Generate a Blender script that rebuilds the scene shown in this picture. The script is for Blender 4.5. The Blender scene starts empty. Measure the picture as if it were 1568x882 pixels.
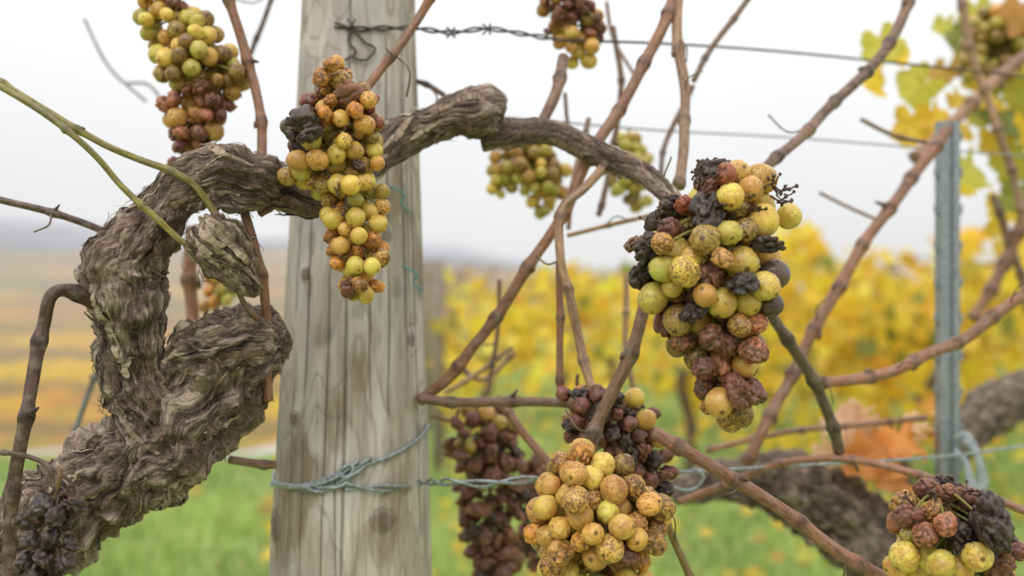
import bpy, bmesh, math, random
import numpy as np
from mathutils import Vector
random.seed(7); rng=np.random.default_rng(7)
scene=bpy.context.scene
K=36/35/1568.0
CZ=1.0
def P(px,py,d): return np.array([(px-784)*K*d, d, CZ+(441-py)*K*d])
def lin(c):
    c=np.array(c,float)/255.0
    return np.where(c<=0.04045,c/12.92,((c+0.055)/1.055)**2.4)
# ---------- noise
TAB=rng.uniform(-1,1,65536)
def vn(p):
    p=np.asarray(p,float); i=np.floor(p).astype(np.int64); f=p-i; u=f*f*(3-2*f)
    out=np.zeros(p.shape[:-1])
    for dx in (0,1):
        wx=u[...,0] if dx else 1-u[...,0]
        for dy in (0,1):
            wy=u[...,1] if dy else 1-u[...,1]
            for dz in (0,1):
                wz=u[...,2] if dz else 1-u[...,2]
                h=((i[...,0]+dx)*73856093)^((i[...,1]+dy)*19349663)^((i[...,2]+dz)*83492791)
                h=(h^(h>>13))&0xffff
                out+=wx*wy*wz*TAB[h]
    return out
def fbm(p,o=3):
    s=0;a=1;t=0
    for k in range(o):
        s=s+a*vn(p*(2.03**k)+k*17.3);t+=a;a*=.5
    return s/t
def sstep(a,b,x):
    t=np.clip((x-a)/(b-a),0,1); return t*t*(3-2*t)
# ---------- mesh builder
class MB:
    def __init__(s): s.parts=[];s.n=0
    def add(s,v,f,col=(.5,.5,.5),aux=(0,0,0),loc=None):
        v=np.asarray(v,float).reshape(-1,3); n=len(v)
        if isinstance(f,np.ndarray): f=[f]
        col=np.broadcast_to(np.asarray(col,float),(n,3)); aux=np.broadcast_to(np.asarray(aux,float),(n,3))
        loc=v if loc is None else np.asarray(loc).reshape(-1,3)
        s.parts.append((v,[q+s.n for q in f],col,aux,loc)); s.n+=n
    def obj(s,name,mat,parent=None,smooth=True):
        V=np.concatenate([p[0] for p in s.parts]);C=np.concatenate([p[2] for p in s.parts])
        A=np.concatenate([p[3] for p in s.parts]);L=np.concatenate([p[4] for p in s.parts])
        F=[q for p in s.parts for q in p[1] if len(q)]
        lv=np.concatenate([q.ravel() for q in F]); tot=np.concatenate([np.full(len(q),q.shape[1]) for q in F])
        st=np.concatenate([[0],np.cumsum(tot)[:-1]])
        me=bpy.data.meshes.new(name)
        me.vertices.add(len(V)); me.vertices.foreach_set('co',V.astype(np.float32).ravel())
        me.loops.add(len(lv)); me.loops.foreach_set('vertex_index',lv.astype(np.int32))
        me.polygons.add(len(tot)); me.polygons.foreach_set('loop_start',st.astype(np.int32))
        me.update(calc_edges=True); me.validate()
        a=me.attributes.new('col','FLOAT_COLOR','POINT'); a.data.foreach_set('color',np.hstack([C,np.ones((len(C),1))]).astype(np.float32).ravel())
        a=me.attributes.new('aux','FLOAT_VECTOR','POINT'); a.data.foreach_set('vector',A.astype(np.float32).ravel())
        a=me.attributes.new('loc','FLOAT_VECTOR','POINT'); a.data.foreach_set('vector',L.astype(np.float32).ravel())
        me.polygons.foreach_set('use_smooth',[smooth]*len(me.polygons))
        me.materials.append(mat)
        o=bpy.data.objects.new(name,me); scene.collection.objects.link(o)
        if parent: o.parent=parent
        return o
def empty(name):
    o=bpy.data.objects.new(name,None); scene.collection.objects.link(o); o.empty_display_size=.05; return o
# ---------- curves
def cat(ctrl,step):
    c=np.asarray(ctrl,float); c=np.vstack([2*c[0]-c[1],c,2*c[-1]-c[-2]]); out=[]
    for i in range(1,len(c)-2):
        n=max(2,int(np.linalg.norm(c[i+1,:3]-c[i,:3])/step)); t=np.linspace(0,1,n,endpoint=False)[:,None]
        a,b,d,e=c[i-1],c[i],c[i+1],c[i+2]
        out.append(.5*((2*b)+(-a+d)*t+(2*a-5*b+4*d-e)*t*t+(-a+3*b-3*d+e)*t**3))
    out.append(c[-2][None]); return np.vstack(out)
def frames(p):
    t=np.gradient(p,axis=0); t/=np.linalg.norm(t,axis=1)[:,None]+1e-12
    n=np.zeros_like(p); v=np.cross(t[0],[0,1,0.01]); 
    if np.linalg.norm(v)<.1: v=np.cross(t[0],[1,0,0])
    n[0]=v/np.linalg.norm(v)
    for i in range(1,len(p)):
        v=n[i-1]-t[i]*np.dot(n[i-1],t[i]); n[i]=v/np.linalg.norm(v)
    return t,n,np.cross(t,n)
def arcl(p): return np.concatenate([[0],np.cumsum(np.linalg.norm(np.diff(p,axis=0),axis=1))])
def tubefaces(N,S):
    i=np.arange(N-1)[:,None]*S; j=np.arange(S)[None]; k=(j+1)%S
    return np.stack([i+j,i+k,i+S+k,i+S+j],-1).reshape(-1,4)
def tube(mb,p,r,S=10,col=(.3,.2,.1),aux=(0,0,0),rr=None,loc=None):
    t,n,b=frames(p); a=np.linspace(0,2*np.pi,S,endpoint=False)
    r=np.broadcast_to(np.asarray(r,float),(len(p),))
    R=r[:,None]*np.ones(S) if rr is None else rr
    v=p[:,None]+R[...,None]*(np.cos(a)[None,:,None]*n[:,None]+np.sin(a)[None,:,None]*b[:,None])
    s=arcl(p); N=len(p)
    if loc is None:
        loc=np.stack([np.cos(a)[None]*r[:,None],np.sin(a)[None]*r[:,None],np.broadcast_to(s[:,None]*.12,(N,S))],-1)
    V=np.vstack([v.reshape(-1,3),p[0]-t[0]*r[0]*.3,p[-1]+t[-1]*r[-1]*.4]); L=np.vstack([loc.reshape(-1,3),loc[0,0],loc[-1,0]])
    j=np.arange(S); k=(j+1)%S
    c1=np.stack([np.full(S,N*S),k,j],-1); c2=np.stack([np.full(S,N*S+1),(N-1)*S+j,(N-1)*S+k],-1)
    if np.ndim(col)==2 and len(col)==N*S: col=np.vstack([col,col[0],col[-1]])
    if np.ndim(aux)==2 and len(aux)==N*S: aux=np.vstack([aux,aux[0],aux[-1]])
    mb.add(V,[tubefaces(N,S),np.vstack([c1,c2])],col,aux,L)
    return v
# ---------- materials
def mat(name):
    m=bpy.data.materials.new(name); m.use_nodes=True; nt=m.node_tree; b=nt.nodes['Principled BSDF']
    def N(t,**k):
        n=nt.nodes.new(t)
        for q,w in k.items(): setattr(n,q,w)
        return n
    return m,nt,b,N,nt.links.new
def attr(N,name): return N('ShaderNodeAttribute',attribute_name=name)
def mix(N,L,f,a,b,bt='MIX'):
    n=N('ShaderNodeMix',data_type='RGBA',blend_type=bt)
    for s,i in ((f,0),(a,6),(b,7)):
        if hasattr(s,'links'): L(s,n.inputs[i])
        elif i==0: n.inputs[0].default_value=s
        else: n.inputs[i].default_value=(*s,1)
    return n.outputs[2]
def noi(N,L,vec,scale,det=4,rough=.55,dist=0):
    n=N('ShaderNodeTexNoise'); n.inputs['Scale'].default_value=scale;n.inputs['Detail'].default_value=det
    n.inputs['Roughness'].default_value=rough;n.inputs['Distortion'].default_value=dist
    if vec is not None: L(vec,n.inputs['Vector'])
    return n.outputs['Fac']
def mr(N,L,x,a,b,c=0,d=1):
    n=N('ShaderNodeMapRange'); L(x,n.inputs[0])
    for i,v in enumerate((a,b,c,d)): 
        if hasattr(v,'links'): L(v,n.inputs[i+1])
        else: n.inputs[i+1].default_value=v
    return n.outputs[0]
def mth(N,L,op,a,b):
    n=N('ShaderNodeMath',operation=op)
    for i,v in enumerate((a,b)):
        if hasattr(v,'links'): L(v,n.inputs[i])
        else: n.inputs[i].default_value=v
    return n.outputs[0]
def bump(N,L,h,bs,st=.5,dist=.001,):
    n=N('ShaderNodeBump'); n.inputs['Strength'].default_value=st;n.inputs['Distance'].default_value=dist
    L(h,n.inputs['Height']); L(n.outputs[0],bs.inputs['Normal']); return n
def m_grape():
    m,nt,b,N,L=mat('grape_skin'); c=attr(N,'col');a=attr(N,'aux');l=attr(N,'loc'); g=N('ShaderNodeNewGeometry')
    sp=N('ShaderNodeSeparateXYZ'); L(a.outputs['Vector'],sp.inputs[0])
    sl=N('ShaderNodeSeparateXYZ'); L(l.outputs['Vector'],sl.inputs[0])
    pos=g.outputs['Position']
    n1=noi(N,L,pos,150,4,.6)
    col=mix(N,L,mr(N,L,n1,.40,.66,.0,.8),c.outputs['Color'],mix(N,L,1.0,c.outputs['Color'],(.74,.53,.38),'MULTIPLY'))
    # brown rot network and flecks
    n3=noi(N,L,pos,240,5,.72,1.4); thr=mr(N,L,sp.outputs[0],0,1,.71,.47)
    f=mr(N,L,n3,thr,mth(N,L,'ADD',thr,.09),0,.8); col=mix(N,L,f,col,(.14,.062,.026))
    n2=noi(N,L,pos,950,3,.6); thr=mr(N,L,sp.outputs[0],0,1,.67,.51)
    f=mr(N,L,n2,thr,mth(N,L,'ADD',thr,.06),0,.85); col=mix(N,L,f,col,(.07,.03,.015))
    # dusty mould bloom
    n4=noi(N,L,pos,300,6,.68); bl=mth(N,L,'ADD',.12,mth(N,L,'MULTIPLY',sp.outputs[2],.03)); col=mix(N,L,mth(N,L,'MULTIPLY',mr(N,L,n4,.46,.66),bl),col,(.52,.46,.40))
    f=mr(N,L,sl.outputs[2],.972,.99,0,.75); col=mix(N,L,f,col,(.05,.025,.012))
    L(col,b.inputs['Base Color']); 
    L(mth(N,L,'ADD',mr(N,L,n4,.3,.7,.12,.36),mth(N,L,'MULTIPLY',sp.outputs[2],.08)),b.inputs['Roughness'])
    b.inputs['Subsurface Weight'].default_value=.8; b.inputs['Subsurface Radius'].default_value=(1,.74,.3); b.inputs['Subsurface Scale'].default_value=.006
    # juicy flesh lets some light straight through; raisins do not
    L(mr(N,L,sp.outputs[2],0,1.2,.24,0.),b.inputs['Transmission Weight'])
    b.inputs['IOR'].default_value=1.42
    bump(N,L,mth(N,L,'ADD',n2,n3),b,.2,.0005); return m
def m_stem():
    m,nt,b,N,L=mat('stem'); c=attr(N,'col'); g=N('ShaderNodeNewGeometry')
    n=noi(N,L,g.outputs['Position'],600,3); L(mix(N,L,mr(N,L,n,.35,.7,0,.6),c.outputs['Color'],(.08,.04,.02)),b.inputs['Base Color']); b.inputs['Roughness'].default_value=.6; return m
def m_cane():
    m,nt,b,N,L=mat('cane_bark'); c=attr(N,'col'); l=attr(N,'loc'); g=N('ShaderNodeNewGeometry')
    n=noi(N,L,l.outputs['Vector'],900,4,.6); n2=noi(N,L,g.outputs['Position'],160,4,.6); n3=noi(N,L,g.outputs['Position'],1300,2)
    col=mix(N,L,mr(N,L,n,.38,.62,0,.85),c.outputs['Color'],mix(N,L,1.,c.outputs['Color'],(.38,.30,.27),'MULTIPLY'))
    col=mix(N,L,mr(N,L,n2,.45,.66,0,.5),col,(.27,.205,.15)); col=mix(N,L,mr(N,L,n3,.58,.68,0,.75),col,(.035,.022,.016))
    L(col,b.inputs['Base Color']); b.inputs['Roughness'].default_value=.5; bump(N,L,n,b,.6,.0008); return m
def m_bark():
    m,nt,b,N,L=mat('old_vine_bark'); c=attr(N,'col'); l=attr(N,'loc'); g=N('ShaderNodeNewGeometry')
    n=noi(N,L,l.outputs['Vector'],1000,7,.72); n2=noi(N,L,g.outputs['Position'],90,5,.65); n3=noi(N,L,g.outputs['Position'],600,5,.72)
    mp=N('ShaderNodeMapping'); L(l.outputs['Vector'],mp.inputs[0]); mp.inputs['Scale'].default_value=(1,1,1.3)
    n5=noi(N,L,mp.outputs[0],420,4,.6,.5); ck=mth(N,L,'ABSOLUTE',mth(N,L,'SUBTRACT',n5,.5),0)
    col=mix(N,L,mr(N,L,n,.40,.64,0,.85),c.outputs['Color'],mix(N,L,1.,c.outputs['Color'],(.36,.28,.23),'MULTIPLY'))
    col=mix(N,L,mr(N,L,n2,.55,.75,0,.3),col,(.24,.20,.10)); col=mix(N,L,mr(N,L,n3,.54,.70,0,.5),col,(.56,.50,.43))
    col=mix(N,L,mr(N,L,ck,.0,.022,.6,0),col,(.035,.023,.017))
    L(col,b.inputs['Base Color']); b.inputs['Roughness'].default_value=.82
    bump(N,L,mth(N,L,'ADD',mth(N,L,'ADD',n,n3),mr(N,L,ck,0,.04,0,.4)),b,.9,.0015); return m
def m_post():
    m,nt,b,N,L=mat('weathered_wood'); c=attr(N,'col'); l=attr(N,'loc')
    mp=N('ShaderNodeMapping'); L(l.outputs['Vector'],mp.inputs[0]); mp.inputs['Scale'].default_value=(1,1,.035)
    n=noi(N,L,mp.outputs[0],900,5,.65); n2=noi(N,L,mp.outputs[0],260,5,.6); n3=noi(N,L,l.outputs['Vector'],500,4,.7)
    col=mix(N,L,mr(N,L,n,.35,.68,0,.45),c.outputs['Color'],mix(N,L,1.,c.outputs['Color'],(.5,.45,.4),'MULTIPLY'))
    col=mix(N,L,mr(N,L,n2,.5,.75,0,.35),col,(.66,.64,.60)); col=mix(N,L,mr(N,L,n3,.60,.72,0,.45),col,(.14,.11,.09))
    L(col,b.inputs['Base Color']); b.inputs['Roughness'].default_value=.8; bump(N,L,mth(N,L,'ADD',n,n2),b,.45,.0008); return m
def m_metal(name,c1,c2,rough=.5,met=.7):
    m,nt,b,N,L=mat(name); g=N('ShaderNodeNewGeometry'); n=noi(N,L,g.outputs['Position'],350,5,.7)
    L(mix(N,L,mr(N,L,n,.4,.65),c1,c2),b.inputs['Base Color']); b.inputs['Metallic'].default_value=met; b.inputs['Roughness'].default_value=rough
    bump(N,L,n,b,.3,.0005); return m
def m_leaf(nm='autumn_leaf',tr=.45):
    m,nt,b,N,L=mat(nm); c=attr(N,'col'); l=attr(N,'loc'); g=N('ShaderNodeNewGeometry')
    n=noi(N,L,g.outputs['Position'],60,5,.65); col=mix(N,L,mr(N,L,n,.55,.75,0,.5),c.outputs['Color'],(.30,.12,.02))
    L(col,b.inputs['Base Color']); b.inputs['Roughness'].default_value=.55
    t=N('ShaderNodeBsdfTranslucent'); L(col,t.inputs[0]); ms=N('ShaderNodeMixShader'); ms.inputs[0].default_value=tr
    L(b.outputs[0],ms.inputs[1]);L(t.outputs[0],ms.inputs[2]); L(ms.outputs[0],nt.nodes['Material Output'].inputs[0]); bump(N,L,n,b,.4,.002); return m
def m_ground():
    m,nt,b,N,L=mat('grass_soil'); g=N('ShaderNodeNewGeometry'); n=noi(N,L,g.outputs['Position'],2.2,6,.65); n2=noi(N,L,g.outputs['Position'],14,5,.7)
    col=mix(N,L,mr(N,L,n,.35,.65),(.19,.28,.07),(.33,.40,.12)); col=mix(N,L,mr(N,L,n2,.52,.72,0,.7),col,(.30,.25,.11))
    L(col,b.inputs['Base Color']); b.inputs['Roughness'].default_value=.9; bump(N,L,n2,b,.6,.03); return m
def m_attr(name,rough=.8,tr=0):
    m,nt,b,N,L=mat(name); c=attr(N,'col'); L(c.outputs['Color'],b.inputs['Base Color']); b.inputs['Roughness'].default_value=rough; b.inputs['Specular IOR Level'].default_value=.2
    return m
G=m_grape();ST=m_stem();CA=m_cane();BK=m_bark();PW=m_post();LF=m_leaf();LF2=m_leaf('vine_row_leaf',.5)
WG=m_metal('galvanised_wire',(.36,.40,.41),(.16,.17,.17),.5,.6); WR=m_metal('old_dark_wire',(.10,.09,.08),(.05,.035,.025),.7,.4)
MS=m_metal('galvanised_steel',(.34,.36,.39),(.20,.22,.24),.5,.7)

# ---------- wooden post
PZ0,PZ1=-.1,1.55
def pax(z):
    t=(z-.80)/.40
    return -.1125+ .0*t -0.004*t, .700+.055*t
def prad(z):
    t=(z-.80)/.40
    return np.interp(t,[-2.2,0,1,2],[.064,.0565,.0425,.040])
def post_pt(px,py,off=0):
    d=.66
    for _ in range(12):
        q=P(px,py,d); ax,ay=pax(q[2]); R=prad(q[2])+off; dx=np.clip((q[0]-ax)/R,-.999,.999); d=ay-R*math.sqrt(1-dx*dx)
    return P(px,py,d)
zz=np.concatenate([np.linspace(PZ0,.76,80,endpoint=False),np.arange(.76,1.24,.0007),np.linspace(1.24,PZ1,50)])
S=420; aa=np.linspace(0,2*np.pi,S,endpoint=False)
Z,A=np.meshgrid(zz,aa,indexing='ij'); X0,Y0=pax(Z); R=prad(Z)
Xl=np.cos(A)*R; Yl=np.sin(A)*R
q=np.stack([Xl,Yl,Z],-1)
knots=[]
for (kx,ky,kr) in [(587,797,.007),(423,805,.008),(452,640,.004),(497,140,.007),(628,520,.004),(468,420,.004),(590,360,.004)]:
    w=post_pt(kx,ky); ax,ay=pax(w[2]); knots.append((np.array([w[0]-ax,w[1]-ay,w[2]]),kr))
warp=np.zeros_like(Z); kd=np.full_like(Z,9.)
for kp,kr in knots:
    dv=q-kp; dd=np.sqrt(dv[...,0]**2+dv[...,1]**2+(dv[...,2]*.55)**2)/kr; warp+=np.exp(-(dd/2.2)**2)*.9; kd=np.minimum(kd,np.sqrt((dv**2).sum(-1))/kr*(1+.25*fbm(q*300,2)))
n_low=fbm(q*np.array([30,30,8.])+5,3)+warp*.35
cont=np.abs(((n_low*4.5)%1)-.5)*2
line=sstep(.70,1.,cont); band=sstep(.25,.8,np.abs((((n_low*2.25+.3)%1)-.5)*2))
n_st=fbm(q*np.array([30,30,14.])+31,4); n_st2=fbm(q*np.array([70,70,16.])+71,4); n_f=fbm(q*np.array([420,420,12.])+3,2)
base=lin((184,176,164)); c=np.ones(Z.shape+(3,))*base
def lerp(c,t,d): return c*(1-t[...,None])+np.asarray(d)*t[...,None]
c=lerp(c,band*.36,lin((138,120,98)))
c=lerp(c,sstep(.0,.4,n_st2)*.6,lin((210,205,195)))
c=lerp(c,sstep(.0,.26,n_st)*.62,lin((126,104,78)))
c=lerp(c,sstep(.1,.5,-n_st)*.55,lin((156,154,149)))
c=lerp(c,line*.40,lin((108,92,72)))
c=lerp(c,sstep(.35,.8,n_f)*.35,lin((100,88,72)))
c=lerp(c,sstep(.25,.5,fbm(q*np.array([45,45,30.])+91,4))*.45,lin((116,116,109)))
crack=np.zeros_like(Z)
for k in range(18):
    a0=rng.uniform(math.pi*1.05,math.pi*1.95); z0=rng.uniform(.8,1.2); ln=rng.uniform(.04,.16); w=rng.uniform(.0004,.0009)
    da=(A-a0-.05*fbm(np.stack([Z*9,Z*0+k*7.3,Z*0],-1),2))*R
    crack=np.maximum(crack,np.exp(-(da/w)**2)*sstep(ln,ln*.7,np.abs(Z-z0)))
c0=np.exp(-((A-(math.pi*1.5+.02)-.03*fbm(np.stack([Z*7,Z*0,Z*0],-1),2))*R/.0011)**2); crack=np.maximum(crack,c0*.9)
c=lerp(c,crack*.8,lin((58,48,40)))
c=lerp(c,sstep(1.1,.8,kd)*.7,lin((92,70,50))); c=lerp(c,np.exp(-((kd-1.15)/.13)**2)*.5,lin((60,48,38)));c=lerp(c,np.exp(-((kd-.5)/.1)**2)*.4,lin((70,50,38)))
Rr=R+.0010*fbm(q*np.array([40,40,6.]),3)-.0013*crack-.0002*line+.0004*n_f+.0015*sstep(2.2,.6,kd)-.0006*np.exp(-((kd-1.1)/.15)**2)
V=np.stack([X0+np.cos(A)*Rr,Y0+np.sin(A)*Rr,Z],-1).reshape(-1,3)
mb=MB(); N_=len(zz); j=np.arange(S)
V=np.vstack([V,[*pax(PZ0),PZ0],[*pax(PZ1),PZ1+.006]])
cc=np.vstack([c.reshape(-1,3),base,base]); lc=np.vstack([q.reshape(-1,3),[0,0,PZ0],[0,0,PZ1]])
mb.add(V,[tubefaces(N_,S),np.vstack([np.stack([np.full(S,N_*S),(j+1)%S,j],-1),np.stack([np.full(S,N_*S+1),(N_-1)*S+j,(N_-1)*S+(j+1)%S],-1)])],cc,(0,0,0),lc)
mb.obj('wooden_post',PW)

# ---------- gnarled trunks
def gnarl(mb,ctrl,burls=(),step=.0014,S=190,twist=6.,rough=1.,strips=60,tint=1.5,seed=0,smooth_from=None):
    cp=[[*P(a,b,d),w*.5*K*d] for a,b,d,w in ctrl] if max(abs(x) for r_ in ctrl for x in r_)>5 else ctrl
    cv=cat(cp,step); p=cv[:,:3]; r=np.maximum(cv[:,3],.001); s=arcl(p); N_=len(p)
    sm=np.ones((N_,1)) if smooth_from is None else (1-.6*sstep(smooth_from,smooth_from+.12,s/s[-1]))[:,None]
    t,n,b=frames(p); a=np.linspace(0,2*np.pi,S,endpoint=False)
    dirv=np.cos(a)[None,:,None]*n[:,None]+np.sin(a)[None,:,None]*b[:,None]
    base=p[:,None]+dirv*r[:,None,None]
    lump=fbm(base*42+seed,3); lump2=fbm(base*120+seed+9,3)
    a2=a[None]+s[:,None]*twist+1.0*fbm(base*34+50+seed,3)
    rm=r[:,None]
    fc=np.stack([np.cos(a2)*rm,np.sin(a2)*rm,s[:,None]*.11+0*a2],-1)
    f1=1-np.abs(fbm(fc*330+seed,2))*2.2; f2=1-np.abs(fbm(fc*800+3+seed,2))*2.2; pl=fbm(fc*130+11+seed,2)
    pt=fbm(fc*220+21+seed,3)*5+lump2*2.4; fl=np.floor(pt); fr=pt-fl; ter=(fl+sstep(.0,.14,fr)-.5)/5; edge=np.exp(-((fr-.03)/.07)**2)
    tonep=vn(np.stack([fl*3.7,fl*1.3+seed,fl*0],-1))
    off=rm*(.32*lump+.20*lump2*sm)*rough+np.minimum(rm*.09,.0018)*f1+np.minimum(rm*.05,.0010)*f2+np.minimum(rm*.18,.0036)*pl+np.minimum(rm*.20,.0042)*ter*rough*sm
    for (bx,by,bd,bs,bh) in burls:
        q=P(bx,by,bd); dd=np.linalg.norm(base-q,axis=-1)/(bs*K*bd); off+=bh*K*bd*np.exp(-dd**2)
        off-=abs(bh)*.3*K*bd*np.exp(-((dd-1.3)/.22)**2)
    R_=np.maximum(rm+off,rm*.3)
    h=.45*f1+.3*f2+.40*pl+.45*lump2+.4*tonep*sm-.7*edge*sm+.15
    tone=sstep(-.4,.75,h)
    dark=lin((44,33,28));mid=lin((122,103,90));lite=lin((182,167,150))
    c=dark*(1-tone[...,None])+mid*tone[...,None]; c=lerp(c,sstep(.5,1.05,h)*.75,lite)
    c=lerp(c,sstep(.15,.6,fbm(base*25+seed+77,3))*.4,lin((92,69,54))*1.0)*tint
    tube(mb,p,r,S,c.reshape(-1,3),(0,0,0),rr=R_,loc=fc)
    for k in range(int(strips*1.3)):
        i0=rng.integers(2,max(3,N_-30)); L_=rng.integers(8,30); i1=min(N_-2,i0+L_)
        if i1-i0<6 or rng.random()>sm[i0,0]*1.1: continue
        ia=np.arange(i0,i1); aidx=(rng.uniform(0,2*np.pi)-(s[ia]-s[i0])*twist+rng.normal(0,.25)*np.linspace(0,1,len(ia))+.15*np.sin(np.linspace(0,3,len(ia))+k))
        jj=np.round(aidx/(2*np.pi)*S).astype(int)%S; u=np.linspace(0,1,len(ia))
        lift=.0005+rng.uniform(.0005,.0045)*np.abs(u-rng.uniform(.2,.8))**1.5*2
        pos=p[ia]+dirv[ia,jj]*(R_[ia,jj]+lift)[:,None]
        tg=np.cross(t[ia],dirv[ia,jj]); w=rng.uniform(.0004,.0026)*np.sin(np.pi*np.clip(u*.9+.05,0,1))**.5*(1+.4*vn(np.stack([u*9,u*0+k,u*0],-1)))
        nz=rng.uniform(-.5,.5); 
        l=pos-tg*w[:,None]; rr_=pos+tg*w[:,None]+dirv[ia,jj]*(w*nz)[:,None]
        vv=np.stack([l,pos+dirv[ia,jj]*.0003,rr_],1).reshape(-1,3); m=len(ia)
        i=np.arange(m-1)*3; f=np.vstack([np.stack([i,i+1,i+4,i+3],-1),np.stack([i+1,i+2,i+5,i+4],-1)])
        cs=lin([(140,122,104),(98,78,62),(166,150,130),(76,58,46)][k%4])*tint
        mb.add(vv,f,cs,(0,0,0),np.repeat(fc[ia,jj],3,0))
vine=empty('grapevine')
def W(px,py,d,r): return [*P(px,py,d),r]
mb=MB()
gnarl(mb,[[-.46,.66,-.08,.038],[-.43,.63,.45,.034],W(-90,930,.60,.030),W(0,860,.60,.0275),W(90,790,.60,.0260),W(175,735,.60,.0265),W(255,680,.605,.029),W(315,615,.61,.029),W(350,560,.615,.028),W(392,530,.625,.024),W(425,520,.635,.014)],
      burls=[(325,545,.585,42,20),(285,640,.57,40,12),(150,720,.57,50,10),(385,560,.6,30,12),(100,800,.57,30,14),(240,740,.57,34,12)],twist=5,strips=150,S=260)
gnarl(mb,[(262,700,.60,116),(225,640,.595,104),(205,570,.59,86),(203,495,.585,92),(190,425,.585,108),(205,375,.585,98),(245,328,.59,74),(290,285,.59,70),(340,268,.59,78),(390,278,.59,76),(430,290,.60,54),(480,308,.612,44),(530,290,.622,44),(575,245,.64,48),(620,205,.655,58),(665,190,.66,54),(700,175,.66,68),(735,178,.665,80),(752,188,.67,62)],
      burls=[(208,462,.560,18,-30),(206,458,.562,44,20),(165,400,.57,30,16),(345,250,.575,30,12),(405,262,.58,24,14),(722,170,.645,28,16),(715,175,.64,10,-16),(260,600,.58,40,10),(150,385,.58,18,14),(300,300,.57,20,10)],twist=4,strips=150,S=230,smooth_from=.62)
gnarl(mb,[(740,205,.67,46),(790,203,.675,40),(840,203,.68,34),(890,222,.68,34),(940,245,.67,32),(985,268,.655,29),(1020,295,.64,25),(1045,325,.62,22)],twist=3,strips=12,S=90,rough=.6,step=.0012,seed=3)
gnarl(mb,[(322,335,.575,34),(330,360,.57,66),(345,385,.57,74),(366,412,.575,54),(380,432,.575,40),(392,452,.58,14)],burls=[(320,350,.555,18,14),(370,380,.555,16,12),(335,400,.555,14,-14)],twist=20,strips=40,S=140,seed=8,rough=1.6)
gnarl(mb,[(265,590,.60,70),(300,548,.595,96),(340,528,.595,100),(376,522,.60,84),(405,520,.61,60)],burls=[(300,520,.57,20,14),(350,560,.57,24,14),(375,500,.575,20,12),(330,590,.57,20,12)],twist=-8,strips=40,S=170,seed=14,rough=1.3)
mb.obj('trunk',BK,vine)
mb=MB()
gnarl(mb,[[.36,.98,-.05,.04],[.33,.98,.35,.034],W(1420,930,.98,.034),W(1370,860,.98,.034),W(1300,800,.98,.036),W(1220,750,.98,.032),W(1130,735,.98,.020),W(1030,755,1.0,.010)],step=.003,S=110,strips=50,seed=4,tint=1.2)
gnarl(mb,[[.85,1.3,-.05,.04],[.84,1.3,.5,.034],W(1640,640,1.3,.03),W(1560,610,1.3,.03),W(1490,650,1.3,.026),W(1460,690,1.3,.02)],step=.004,S=90,strips=20,seed=5,tint=1.2)
v2=empty('grapevine.001'); mb.obj('trunk',BK,v2)

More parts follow.
